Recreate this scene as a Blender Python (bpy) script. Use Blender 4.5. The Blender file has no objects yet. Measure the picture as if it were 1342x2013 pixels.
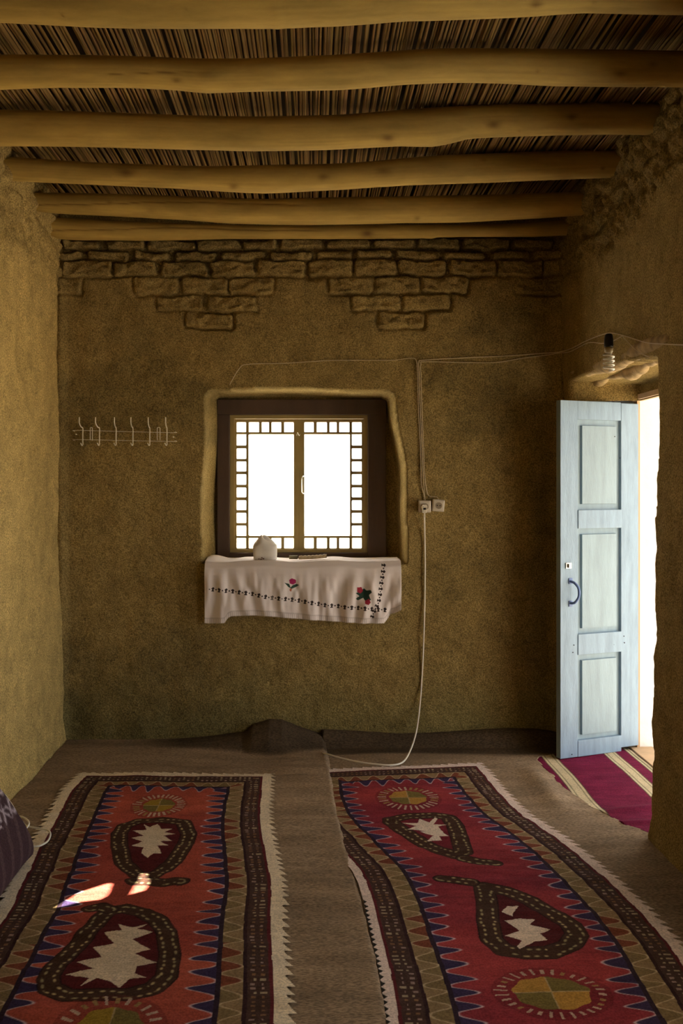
import bpy, bmesh, math, random
import numpy as np
from mathutils import Vector, Matrix
from mathutils.geometry import tessellate_polygon

# ------------------------------------------------------------------ camera, sky, sun, exposure
sc = bpy.context.scene
C = sc.collection
F = 1850.0            # focal length in pixels of the 1342 x 2013 frame
VX, VY = 615.0, 950.0  # where the room's depth lines meet
EYE = 1.35
YB = 4.85             # back wall
cam_d = bpy.data.cameras.new('camera')
cam = bpy.data.objects.new('camera', cam_d); C.objects.link(cam)
cam.location = (0, 0, EYE); cam.rotation_euler = (math.pi/2, 0, 0)
cam_d.sensor_fit = 'VERTICAL'; cam_d.sensor_height = 36.0
cam_d.lens = 36.0*F/2013.0
cam_d.shift_x = (671-VX)/2013.0; cam_d.shift_y = -(1006.5-VY)/2013.0
cam_d.clip_start = 0.05
sc.camera = cam
sc.view_settings.view_transform = 'Standard'; sc.view_settings.look = 'None'
sc.view_settings.gamma = 1.0; sc.view_settings.use_curve_mapping = False
sc.view_settings.exposure = 1.70
try:
    sc.cycles.use_denoising = True
    sc.cycles.max_bounces = 10; sc.cycles.diffuse_bounces = 4; sc.cycles.transparent_max_bounces = 8
    sc.cycles.sample_clamp_indirect = 6.0
except Exception: pass

world = bpy.data.worlds.new('sky'); sc.world = world; world.use_nodes = True
wn = world.node_tree; bgn = wn.nodes['Background']
bgn.inputs[0].default_value = (0.90, 0.96, 1.0, 1); bgn.inputs[1].default_value = 1.3

SUN_DIR = Vector((2.35, 1.08, 1.55)).normalized()     # towards the sun
sd = bpy.data.lights.new('sun', 'SUN'); so = bpy.data.objects.new('sun', sd); C.objects.link(so)
sd.energy = 30.0; sd.color = (1.0, 0.90, 0.74); sd.angle = math.radians(0.15)
so.rotation_euler = SUN_DIR.to_track_quat('Z', 'Y').to_euler(); so.location = (6, 6, 6)

def portal(name, loc, target, sx, sy):
    l = bpy.data.lights.new(name, 'AREA'); l.shape = 'RECTANGLE'; l.size = sx; l.size_y = sy
    l.cycles.is_portal = True
    o = bpy.data.objects.new(name, l); C.objects.link(o); o.location = loc
    o.rotation_euler = (Vector(loc)-Vector(target)).to_track_quat('Z', 'Y').to_euler()
portal('door_portal', (1.70, 4.17, 0.9), (0, 4.17, 0.9), 1.16, 1.8)
portal('window_portal', (-0.078, 5.24, 1.35), (-0.078, 0, 1.35), 0.8, 0.8)
portal('side_window_portal', (1.97, 1.97, 1.0), (0, 1.97, 1.0), 1.7, 1.15)

# ------------------------------------------------------------------ helpers
rng = np.random.RandomState(7); random.seed(7)
def fl(px, py, h=0.0):            # floor point seen at a pixel (plan coordinates of the room)
    Y = (EYE-h)*F/(py-VY); return ((px-VX)*Y/F, Y)
def pt(px, py, Y): return Vector(((px-VX)*Y/F, Y, EYE-(py-VY)*Y/F))
def bk(px, py, Y=YB): return ((px-VX)*Y/F, EYE-(py-VY)*Y/F)

def _h(ix, iy, seed):
    n = (ix.astype(np.int64)*374761393 + iy.astype(np.int64)*668265263 + seed*69069) & 0x7fffffff
    n = ((n ^ (n >> 13))*1274126177) & 0x7fffffff
    return ((n ^ (n >> 16)) & 0xffff)/65535.0
def vnoise(x, y, seed=0):
    x = np.asarray(x, float); y = np.asarray(y, float)
    ix = np.floor(x); iy = np.floor(y); fx = x-ix; fy = y-iy
    fx = fx*fx*(3-2*fx); fy = fy*fy*(3-2*fy)
    a = _h(ix, iy, seed); b = _h(ix+1, iy, seed); c = _h(ix, iy+1, seed); d = _h(ix+1, iy+1, seed)
    return (a*(1-fx)+b*fx)*(1-fy)+(c*(1-fx)+d*fx)*fy
def fbm(x, y, seed=0, octs=4):
    s = 0; a = 0.5; t = 0
    for k in range(octs):
        s = s+a*vnoise(np.asarray(x)*2**k+17.3*k, np.asarray(y)*2**k+5.1*k, seed+k*11); t += a; a *= .5
    return s/t-0.5
def sstep(a, b, x):
    t = np.clip((np.asarray(x, float)-a)/(b-a), 0, 1); return t*t*(3-2*t)

def link(name, me, m=None, parent=None, smooth=False):
    o = bpy.data.objects.new(name, me); C.objects.link(o)
    if m is not None: me.materials.append(m)
    if smooth and len(me.polygons): me.polygons.foreach_set('use_smooth', [True]*len(me.polygons))
    if parent is not None: o.parent = parent
    return o
def obj(name, bm, m, parent=None, smooth=False):
    bmesh.ops.recalc_face_normals(bm, faces=bm.faces[:])
    me = bpy.data.meshes.new(name); bm.to_mesh(me); bm.free()
    return link(name, me, m, parent, smooth)
def tag(o, label=None, cat=None, group=None, kind=None):
    if label: o['label'] = label
    if cat: o['category'] = cat
    if group: o['group'] = group
    if kind: o['kind'] = kind
    return o
def thing(name, label, cat, loc=(0, 0, 0), group=None, kind=None):
    o = bpy.data.objects.new(name, None); C.objects.link(o); o.location = loc; o.empty_display_size = .1
    return tag(o, label, cat, group, kind)
def under(child, parent):          # parent while keeping the world place
    child.parent = parent; child.matrix_parent_inverse = Matrix.Translation(parent.location).inverted(); return child

def grid_mesh(name, P, keep=None, col=None):
    """P: (n, m, 3) points -> grid mesh; keep: (n-1, m-1) faces to keep; col: (n, m, 3) linear colour"""
    n, m = P.shape[:2]
    idx = np.arange(n*m).reshape(n, m)
    q = np.stack([idx[:-1, :-1], idx[1:, :-1], idx[1:, 1:], idx[:-1, 1:]], -1).reshape(-1, 4)
    if keep is not None: q = q[keep.reshape(-1)]
    V = P.reshape(-1, 3)
    used = np.zeros(len(V), bool); used[q.reshape(-1)] = True
    re = np.cumsum(used)-1; q = re[q]; V = V[used]
    me = bpy.data.meshes.new(name)
    me.vertices.add(len(V)); me.vertices.foreach_set('co', V.astype(np.float32).ravel())
    me.loops.add(q.size); me.loops.foreach_set('vertex_index', q.astype(np.int32).ravel())
    me.polygons.add(len(q)); me.polygons.foreach_set('loop_start', np.arange(0, q.size, 4, dtype=np.int32))
    try: me.polygons.foreach_set('loop_total', np.full(len(q), 4, dtype=np.int32))
    except Exception: pass
    me.polygons.foreach_set('use_smooth', np.ones(len(q), dtype=bool))
    me.update(calc_edges=True); me.validate()
    if col is not None: set_col(me, col.reshape(-1, 3)[used])
    return me
def set_col(me, c):
    at = me.color_attributes.new('Col', 'FLOAT_COLOR', 'POINT')
    a = np.ones((len(c), 4), np.float32); a[:, :3] = np.clip(c, 0, 1); at.data.foreach_set('color', a.ravel())

def box(bm, a, b, bevel=0):
    v = [bm.verts.new((x, y, z)) for x in (a[0], b[0]) for y in (a[1], b[1]) for z in (a[2], b[2])]
    f = []
    for q in ((0, 1, 3, 2), (4, 6, 7, 5), (0, 4, 5, 1), (2, 3, 7, 6), (0, 2, 6, 4), (1, 5, 7, 3)):
        f.append(bm.faces.new([v[i] for i in q]))
    if bevel:
        es = list({e for g in f for e in g.edges})
        bmesh.ops.bevel(bm, geom=es, offset=bevel, segments=2, affect='EDGES', profile=.5)
def smooth_path(pts, sub=6):
    P = [Vector(p) for p in pts]
    if len(P) < 3: return P
    out = []
    for i in range(len(P)-1):
        p0 = P[max(i-1, 0)]; p1 = P[i]; p2 = P[i+1]; p3 = P[min(i+2, len(P)-1)]
        for k in range(sub):
            t = k/sub
            out.append(.5*((2*p1)+(p2-p0)*t+(2*p0-5*p1+4*p2-p3)*t*t+(3*p1-p0-3*p2+p3)*t*t*t))
    out.append(P[-1]); return out
def tube(bm, pts, r, n=8, sub=6, caps=True):
    P = smooth_path(pts, sub) if sub else [Vector(p) for p in pts]
    rings = []; up = Vector((0.123, 0.31, 1)).normalized()
    for i, p in enumerate(P):
        t = (P[min(i+1, len(P)-1)]-P[max(i-1, 0)])
        t = t.normalized() if t.length > 1e-9 else Vector((0, 0, 1))
        a = up-t*up.dot(t)
        if a.length < 1e-3: a = t.orthogonal()
        a.normalize(); up = a; b = t.cross(a)
        rr = r(i/(len(P)-1)) if callable(r) else r
        rings.append([bm.verts.new(p+(a*math.cos(2*math.pi*k/n)+b*math.sin(2*math.pi*k/n))*rr) for k in range(n)])
    for i in range(len(rings)-1):
        for k in range(n):
            bm.faces.new((rings[i][k], rings[i][(k+1) % n], rings[i+1][(k+1) % n], rings[i+1][k]))
    if caps: bm.faces.new(rings[0][::-1]); bm.faces.new(rings[-1])
def lathe(bm, prof, c=(0, 0, 0), n=20):
    rings = [[bm.verts.new((c[0]+r*math.cos(2*math.pi*k/n), c[1]+r*math.sin(2*math.pi*k/n), c[2]+z)) for k in range(n)] for r, z in prof]
    for i in range(len(rings)-1):
        for k in range(n): bm.faces.new((rings[i][k], rings[i][(k+1) % n], rings[i+1][(k+1) % n], rings[i+1][k]))
    bm.faces.new(rings[0][::-1]); bm.faces.new(rings[-1])

# ------------------------------------------------------------------ materials
def mat(name, col=None, rough=.85, attr=False, mottle=0.0, mscale=6.0, bump=0.0, bscale=60.0, stretch=(1, 1, 1),
        fleck=0.0, spec=.3, metal=0.0, sheen=0.0, bdist=.004, dark=None):
    m = bpy.data.materials.new(name); m.use_nodes = True; nt = m.node_tree; N = nt.nodes; L = nt.links
    b = N['Principled BSDF']; b.inputs['Roughness'].default_value = rough; b.inputs['Metallic'].default_value = metal
    b.inputs['Specular IOR Level'].default_value = spec
    if sheen: b.inputs['Sheen Weight'].default_value = sheen
    tc = N.new('ShaderNodeTexCoord'); mp = N.new('ShaderNodeMapping'); mp.inputs['Scale'].default_value = stretch
    L.new(tc.outputs['Object'], mp.inputs['Vector'])
    if attr:
        a = N.new('ShaderNodeVertexColor'); a.layer_name = 'Col'; src = a.outputs['Color']
    else:
        a = N.new('ShaderNodeRGB'); a.outputs[0].default_value = (*col, 1); src = a.outputs[0]
    if mottle:
        n1 = N.new('ShaderNodeTexNoise'); n1.inputs['Scale'].default_value = mscale; n1.inputs['Detail'].default_value = 6
        n1.inputs['Roughness'].default_value = .62
        L.new(mp.outputs[0], n1.inputs['Vector'])
        mr = N.new('ShaderNodeMapRange'); mr.inputs['From Min'].default_value = .3; mr.inputs['From Max'].default_value = .7
        mr.inputs['To Min'].default_value = 1-mottle; mr.inputs['To Max'].default_value = 1+mottle
        L.new(n1.outputs['Fac'], mr.inputs['Value'])
        mx = N.new('ShaderNodeMix'); mx.data_type = 'RGBA'; mx.blend_type = 'MULTIPLY'; mx.inputs[0].default_value = 1
        L.new(src, mx.inputs[6]); L.new(mr.outputs[0], mx.inputs[7]); src = mx.outputs[2]
    if fleck:
        n2 = N.new('ShaderNodeTexNoise'); n2.inputs['Scale'].default_value = 170; n2.inputs['Detail'].default_value = 3
        L.new(mp.outputs[0], n2.inputs['Vector'])
        r2 = N.new('ShaderNodeMapRange'); r2.inputs['From Min'].default_value = .38; r2.inputs['From Max'].default_value = .62
        r2.inputs['To Min'].default_value = 1-fleck; r2.inputs['To Max'].default_value = 1+fleck
        L.new(n2.outputs['Fac'], r2.inputs['Value'])
        m2 = N.new('ShaderNodeMix'); m2.data_type = 'RGBA'; m2.blend_type = 'MULTIPLY'; m2.inputs[0].default_value = 1
        L.new(src, m2.inputs[6]); L.new(r2.outputs[0], m2.inputs[7]); src = m2.outputs[2]
    L.new(src, b.inputs['Base Color'])
    if bump:
        n3 = N.new('ShaderNodeTexNoise'); n3.inputs['Scale'].default_value = bscale; n3.inputs['Detail'].default_value = 5
        n3.inputs['Roughness'].default_value = .65
        L.new(mp.outputs[0], n3.inputs['Vector'])
        bp = N.new('ShaderNodeBump'); bp.inputs['Strength'].default_value = bump; bp.inputs['Distance'].default_value = bdist
        L.new(n3.outputs['Fac'], bp.inputs['Height']); L.new(bp.outputs[0], b.inputs['Normal'])
    return m
MUD = (.305, .216, .080)
M = dict(
    mud=mat('mud_plaster', attr=True, rough=.95, mottle=.2, mscale=11, bump=1.0, bscale=70, fleck=.36, spec=.05, bdist=.007),
    earth=mat('earth', (.25, .18, .11), .95, mottle=.2, bump=.5),
    yard=mat('yard_earth', (.24, .21, .165), .95, mottle=.1, bump=.3),
    lime=mat('lime_wall', (.82, .82, .80), .9, mottle=.08, bump=.3),
    log=mat('peeled_log', attr=True, rough=.7, mottle=.28, mscale=11, bump=.55, bscale=40, stretch=(.25, 1, 1), spec=.25),
    reed=mat('reed', attr=True, rough=.85, spec=.05),
    felt=mat('brown_felt', attr=True, rough=.97, mottle=.25, mscale=5, bump=.7, bscale=120, fleck=.35, spec=.05, stretch=(.5, 1.6, 1)),
    rug=mat('woven_rug', attr=True, rough=.95, mottle=.12, mscale=9, bump=.5, bscale=190, fleck=.18, spec=.05, bdist=.002),
    cloth=mat('white_cotton', attr=True, rough=.9, bump=.15, bscale=160, spec=.1),
    darkwood=mat('dark_window_wood', (.085, .052, .034), .6, mottle=.2, bump=.25, bscale=60, stretch=(1, 1, .2)),
    sash=mat('brown_sash_wood', (.38, .28, .10), .55, mottle=.15, bump=.2),
    blue=mat('pale_blue_paint', (.245, .34, .44), .5, mottle=.17, mscale=14, bump=.3, bscale=90, stretch=(2, 2, .3), spec=.4),
    blued=mat('pale_blue_panel', (.265, .355, .41), .5, mottle=.13, mscale=12, bump=.3, bscale=90, stretch=(2, 2, .3), spec=.4),
    framew=mat('raw_frame_wood', (.62, .42, .25), .7, mottle=.15, bump=.2, stretch=(1, 1, .2)),
    steelblue=mat('blue_painted_steel', (.10, .16, .36), .35, spec=.5),
    chrome=mat('chrome', (.75, .72, .66), .25, metal=1.0),
    wire=mat('cream_wire', (.62, .50, .34), .5),
    cable=mat('white_cable', (.88, .82, .70), .45),
    plastic=mat('ivory_plastic', (.66, .58, .46), .4, spec=.5),
    slot=mat('dark_slot', (.03, .025, .02), .6),
    black=mat('black_bakelite', (.012, .010, .010), .35),
    bulbg=mat('white_glass_tube', (.86, .83, .74), .12, spec=.8),
    bag=mat('white_paper_bag', (.80, .75, .68), .6, mottle=.05, bump=.3, bscale=40),
    tan=mat('tan_strip', (.45, .33, .18), .7, mottle=.15, bump=.3, bscale=80),
    olive=mat('olive_block', (.20, .17, .09), .8, mottle=.15),
    cushion=mat('cushion_weave', attr=True, rough=.9, bump=.4, bscale=150, fleck=.2, spec=.1),
)
def glass(name, tint):
    m = bpy.data.materials.new(name); m.use_nodes = True; nt = m.node_tree; N = nt.nodes; L = nt.links
    N.remove(N['Principled BSDF']); out = N['Material Output']
    t = N.new('ShaderNodeBsdfTransparent'); t.inputs[0].default_value = (*tint, 1)
    g = N.new('ShaderNodeBsdfGlossy'); g.inputs['Roughness'].default_value = .05
    mx = N.new('ShaderNodeMixShader'); mx.inputs[0].default_value = .05
    L.new(t.outputs[0], mx.inputs[1]); L.new(g.outputs[0], mx.inputs[2]); L.new(mx.outputs[0], out.inputs['Surface'])
    return m
GL = dict(clear=glass('clear_glass', (.97, .97, .96)), yellow=glass('yellow_glass', (.95, .88, .17)),
          green=glass('green_glass', (.50, .90, .17)), violet=glass('violet_glass', (.21, .19, .92)))

# ------------------------------------------------------------------ back wall with niche and exposed bricks
BR = []                                             # exposed bricks: x0, x1, y0, y1 in the wall's elevation
for x0, x1 in ((125, 191), (206, 283), (289, 381), (385, 470), (474, 542), (551, 636), (645, 725), (735, 815), (822, 905), (912, 1000), (1008, 1090)): BR.append((x0, x1, 471, 489))
for x0, x1 in ((118, 160), (170, 250), (262, 330), (345, 425), (436, 520), (530, 610), (622, 688), (700, 770), (780, 860), (872, 950), (965, 1040), (1050, 1108)): BR.append((x0, x1, 494, 509))
for x0, x1 in ((126, 218), (223, 306), (317, 406), (413, 496), (506, 598), (604, 690), (694, 781), (784, 875), (886, 972), (975, 1066), (1069, 1115)): BR.append((x0, x1, 512, 541))
for x0, x1 in ((108, 159), (266, 347), (355, 447), (451, 536), (643, 731), (737, 823), (828, 917), (1016, 1108)): BR.append((x0, x1, 545, 575))
for x0, x1 in ((308, 398), (408, 504), (692, 784), (792, 884)): BR.append((x0, x1, 581, 608))
for x0, x1 in ((362, 455), (742, 832)): BR.append((x0, x1, 614, 643))
BRW = []
for k, (x0, x1, y0, y1) in enumerate(BR):
    a = bk(x0, y1); b = bk(x1, y0); BRW.append((a[0], b[0], a[1], b[1], (rng.rand()-.5)*.05))
def niche_d(x, z):                                  # how far inside the window niche's outline, 1 = fully in
    l = -.566+.006*np.sin(z*9)+.016*sstep(1.2, 1.8, z)-.008; r = .423+.062*sstep(1.88, 1.30, z)+.004*np.sin(z*14)
    t = 1.838+.008*np.cos(x*7+1); b = .936
    e1 = np.minimum(x-l, r-x); ez = t-z; R = .05
    d1 = np.minimum(np.minimum((x-l)/.045, (r-x)/.024), np.minimum((t-z)/.016, (z-b)/.012))
    rc = (R-np.sqrt(np.maximum(R-e1, 0)**2+np.maximum(R-ez, 0)**2))/.03   # rounded upper corners
    return np.where((e1 < R) & (ez < R), np.minimum(rc, d1), d1)
ND = .30
def wall_back_y(x, z, full=False):
    x = np.asarray(x, float); z = np.asarray(z, float)
    h = fbm(x*1.6, z*1.6, 3, 3)*.05+fbm(x*9, z*9, 5, 3)*.014+fbm(x*30, z*30, 9, 2)*.005
    groove = np.zeros_like(x); face = np.zeros_like(x)
    jx = x+fbm(x*14, z*14, 31, 3)*.034; jz = z+fbm(x*11+5, z*13, 37, 3)*.030
    gm = np.clip(.55+1.7*fbm(x*5, z*7, 57, 3), .12, 1)
    for (a, b, c, d, tl) in BRW:
        zz = jz-tl*(jx-(a+b)/2)
        dx = np.maximum(a-jx, jx-b); dz = np.maximum(c-zz, zz-d); dd = np.maximum(dx, dz)
        rr = np.sqrt(np.maximum(dx+.014, 0)**2+np.maximum(dz+.014, 0)**2)-.014
        dd = np.where((dx > -.014) & (dz > -.014), rr, dd)
        groove = np.maximum(groove, np.exp(-((dd-.006)/.0085)**2)*gm); face = np.maximum(face, sstep(.004, -.006, dd))
    topz = bk(0, 544)[1]
    peel = sstep(topz-.01, topz+.03, z+fbm(x*6, z*6, 41, 3)*.10)   # plaster gone above
    h = h+.026*np.maximum(groove*(1-face), peel*(1-face))-.008*face+face*fbm(x*25, z*40, 51, 2)*.022
    nd = niche_d(x, z)
    d = ND*np.clip(nd, 0, 1)**.55
    soft = np.exp(-((x+1.30)/.03)**2)*-.02+np.exp(-((x-1.285)/.04)**2)*-.03
    y = YB+h*np.where(nd > .4, .3, 1)+d+soft
    return (y, face, groove, peel, nd) if full else y
def lin(a, b, s): return np.arange(a, b+s*.5, s)
xs = lin(-1.42, 1.42, .0065); zs = lin(-.05, 2.9, .0065)
X, Z = np.meshgrid(xs, zs, indexing='ij')
Yv, face, groove, peel, nd = wall_back_y(X, Z, True)
col = np.array(MUD)*(1+.22*fbm(X*2, Z*2, 61, 4))[..., None]
col = col*np.where((peel*(1-face)) > .5, .75, 1)[..., None]
stain = sstep(.05, .2, fbm(X*1.3+4, Z*2.2, 77, 4))*.25
col = col*(1-stain[..., None]*np.array([1, .9, .8]))
low = sstep(.45, .05, Z+fbm(X*3, Z*3, 71, 3)*.3)    # damp, greener foot of the wall
col = col*(1-low[..., None]*np.array([.22, .12, .08]))
P = np.stack([X, Yv, Z], -1)
WX0, WX1, WZ0, WZ1 = -.44, .285, .985, 1.715        # hole behind the window
keep = ~((X[:-1, :-1] > WX0) & (X[1:, 1:] < WX1) & (Z[:-1, :-1] > WZ0) & (Z[1:, 1:] < WZ1))
tag(link('wall_back', grid_mesh('wall_back', P, keep, col), M['mud']), kind='structure')

# ------------------------------------------------------------------ side walls
def rough_top(a, z, seed, z0):                       # lumpy mud where the beams enter the wall
    m = sstep(z0-.05, z0+.06, z+fbm(a*2.5, z*3, seed, 3)*.55)
    lump = np.abs(fbm(a*9, z*9, seed+3, 3))*.11+fbm(a*28, z*28, seed+5, 3)*.05
    return m, m*lump
SW = (1.15, 2.80, .45, 1.55)                          # unseen side window beside the viewer, placed and sized for its fill light
DY0, DY1, DZ1 = 3.545, 4.735, 1.872                   # door recess on the room side
def door_d(y, z):
    n = DY0+.012*np.sin(z*7)+fbm(z*6, z*0+2, 91, 3)*.04-.022*z+.02
    top = DZ1+.01*np.sin(y*5)-.03*(4.69-y)
    return np.minimum(np.minimum(y-n, (DY1+.01*np.sin(z*3)-y)), (top-z)*3)
def wall_right_x(y, z, full=False):
    y = np.asarray(y, float); z = np.asarray(z, float)
    h = fbm(y*1.5, z*1.5, 103, 3)*.045+fbm(y*9, z*9, 105, 3)*.014+fbm(y*30, z*30, 107, 2)*.005
    m, lump = rough_top(y, z, 111, 2.42)
    nd = door_d(y, z)
    d = .34*np.clip(nd/.06, 0, 1)
    x = 1.284+np.where(nd > .03, h*.4, h)-lump*(nd < 0)+d-.03*sstep(.12, -.02, z)*(nd < 0)
    return (x, m, nd) if full else x
ys = np.concatenate([lin(-1.75, 2.2, .05), lin(2.21, 5.0, .01)]); zs = lin(-.05, 2.9, .01)
Yg, Z = np.meshgrid(ys, zs, indexing='ij')
Xv, m, nd = wall_right_x(Yg, Z, True)
col = np.array(MUD)*(1+.22*fbm(Yg*2, Z*2, 161, 4))[..., None]*(1-.25*m)[..., None]
keep = ~((Yg[:-1, :-1] > 3.625) & (Yg[1:, 1:] < 4.745) & (Z[1:, 1:] < 1.765) & (nd[:-1, :-1] > .02))
keep &= ~((Yg[:-1, :-1] > SW[0]) & (Yg[1:, 1:] < SW[1]) & (Z[:-1, :-1] > SW[2]) & (Z[1:, 1:] < SW[3]))
tag(link('wall_right', grid_mesh('wall_right', np.stack([Xv, Yg, Z], -1), keep, col), M['mud']), kind='structure')

def wall_left_x(y, z, full=False):
    y = np.asarray(y, float); z = np.asarray(z, float)
    h = fbm(y*1.5, z*1.5, 203, 3)*.05+fbm(y*9, z*9, 205, 3)*.014+fbm(y*30, z*30, 207, 2)*.005
    m, lump = rough_top(y, z, 211, 2.5)
    run = sstep(1.6, 2.4, z)*(vnoise(y*11, z*.6, 221)-.5)*.03      # rain runnels
    x = -1.297+h+lump+run+.02*sstep(.15, -.02, z)
    return (x, m, run) if full else x
ys = np.concatenate([lin(-1.75, 2.2, .05), lin(2.21, 5.0, .01)])
Yg, Z = np.meshgrid(ys, zs, indexing='ij')
Xv, m, run = wall_left_x(Yg, Z, True)
col = np.array(MUD)*1.65*(1+.22*fbm(Yg*2, Z*2, 261, 4))[..., None]*(1-.22*m)[..., None]  # paler than the other walls: stronger light on it put into the colour
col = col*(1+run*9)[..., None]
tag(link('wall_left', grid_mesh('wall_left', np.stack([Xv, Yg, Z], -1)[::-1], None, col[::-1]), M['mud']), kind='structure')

# wall behind the viewer
bm = bmesh.new()
box(bm, (-1.5, -1.75, -.05), (1.5, -1.45, 2.9))
mudplain = mat('mud_plain', MUD, .95, mottle=.2, bump=.5)
tag(obj('wall_front', bm, mudplain), kind='structure')

bm = bmesh.new(); box(bm, (-1.5, -1.8, -.12), (1.66, 5.1, -.004))
tag(obj('floor', bm, M['earth']), kind='structure')
bm = bmesh.new()
box(bm, (1.66, -14, -.2), (30, 30, -.06)); box(bm, (-20, 5.35, -.2), (1.66, 30, -.06)); box(bm, (-20, -14, -.2), (1.66, -1.8, -.06))
tag(obj('yard_ground', bm, M['yard']), kind='structure')
# outer skin of the door side: reveal beyond the frame and the mass of the wall
bm = bmesh.new()
box(bm, (1.652, 4.76, -.06), (1.95, 5.35, 2.95)); box(bm, (1.60, -1.7, -.06), (1.95, SW[0], 2.95)); box(bm, (1.60, SW[1], -.06), (1.95, 3.56, 2.95))
box(bm, (1.60, SW[0], -.06), (1.95, SW[1], SW[2])); box(bm, (1.60, SW[0], SW[3]), (1.95, SW[1], 2.95)); box(bm, (1.69, 3.56, 2.0), (1.95, 4.75, 2.95))
box(bm, (-1.7, 5.2, -.06), (-.50, 5.62, 2.95)); box(bm, (.34, 5.2, -.06), (1.69, 5.62, 2.95))
box(bm, (-.50, 5.2, -.06), (.34, 5.62, .93)); box(bm, (-.50, 5.2, 1.78), (.34, 5.62, 2.95))
tag(obj('wall_outer', bm, M['lime']), kind='structure')
bm = bmesh.new()
box(bm, (-1.7, -1.8, 2.86), (1.95, 5.5, 3.05))
tag(obj('roof_slab', bm, M['earth']), kind='structure')

# added unseen sun blocker outside the door, holes cut for the rug's sun patches
PZ = 2.4
def to_blocker(px, py):
    x, y = fl(px, py, .03); t = (PZ-.03)/SUN_DIR.z
    return Vector((x+SUN_DIR.x*t, y+SUN_DIR.y*t, PZ))
h1 = [to_blocker(*p) for p in ((118, 1777), (160, 1752), (215, 1738), (224, 1739), (218, 1758), (204, 1765), (160, 1769))]
h2 = [to_blocker(*p) for p in ((256, 1758), (270, 1735), (279, 1716), (292, 1715), (297, 1740), (290, 1749))]
outer = [Vector((2.3, 3.75, PZ)), Vector((5.5, 5.05, PZ)), Vector((5.5, 6.75, PZ)), Vector((2.3, 5.45, PZ))]
allv = outer+h1+h2; tris = tessellate_polygon([outer, h1, h2])
bm = bmesh.new()
lo = [bm.verts.new(v) for v in allv]; hi = [bm.verts.new(v+Vector((0, 0, .006))) for v in allv]
for t in tris:
    bm.faces.new([lo[i] for i in t]); bm.faces.new([hi[i] for i in t][::-1])
s = 0
for loop in (outer, h1, h2):
    n = len(loop)
    for i in range(n): a, b = s+i, s+(i+1) % n; bm.faces.new((lo[a], lo[b], hi[b], hi[a]))
    s += n
tag(obj('door_sun_blocker', bm, M['earth']), kind='structure')
bm = bmesh.new(); v = [bm.verts.new(p) for p in ((1.95, .95, PZ), (4.45, 1.95, PZ), (4.45, 4.15, PZ), (1.95, 3.25, PZ))]  # added unseen panel, keeps direct sun out of the side window
f = bm.faces.new(v); e = bmesh.ops.extrude_face_region(bm, geom=[f]); bmesh.ops.translate(bm, verts=[g for g in e['geom'] if isinstance(g, bmesh.types.BMVert)], vec=(0, 0, .02))
tag(obj('window_sun_blocker', bm, M['earth']), kind='structure')

# ------------------------------------------------------------------ ceiling of reeds
verts = []; faces = []; cols = []
x = -1.42; NS = 9
ypos = np.linspace(-1.6, 5.0, NS)
while x < 1.42:
    r = .0034+.0018*rng.rand(); z0 = 2.772+.004*rng.randn(); ang = .012*rng.randn(); bow = .006*rng.randn()
    c = np.array([.33, .215, .085])*(.62+.42*rng.rand())*np.array([1, 1-.12*rng.rand(), 1-.3*rng.rand()])
    if rng.rand() < .12: c = c*.55
    for i, yy in enumerate(ypos):
        u = (yy-1.7)/3.3
        cx = x+ang*u*1.0+bow*math.sin(u*3)+.0015*rng.randn(); cz = z0+.0018*rng.randn()
        for k in range(6):
            a = math.pi*(1+k/5.0)
            verts.append((cx+r*math.cos(a), yy, cz+r*math.sin(a))); cols.append(c)
    b = len(verts)-NS*6
    for i in range(NS-1):
        for k in range(5): faces.append((b+i*6+k, b+i*6+k+1, b+(i+1)*6+k+1, b+(i+1)*6+k))
    x += r*2*(.74+.22*rng.rand())
b = len(verts)
for p in ((-1.5, -1.8, 2.80), (1.5, -1.8, 2.80), (1.5, 5.2, 2.80), (-1.5, 5.2, 2.80)): verts.append(p); cols.append(np.array([.06, .04, .02]))
faces.append((b, b+1, b+2, b+3))
me = bpy.data.meshes.new('ceiling'); me.from_pydata(verts, [], faces); set_col(me, np.array(cols))
tag(link('ceiling', me, M['reed'], smooth=True), kind='structure')

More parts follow.
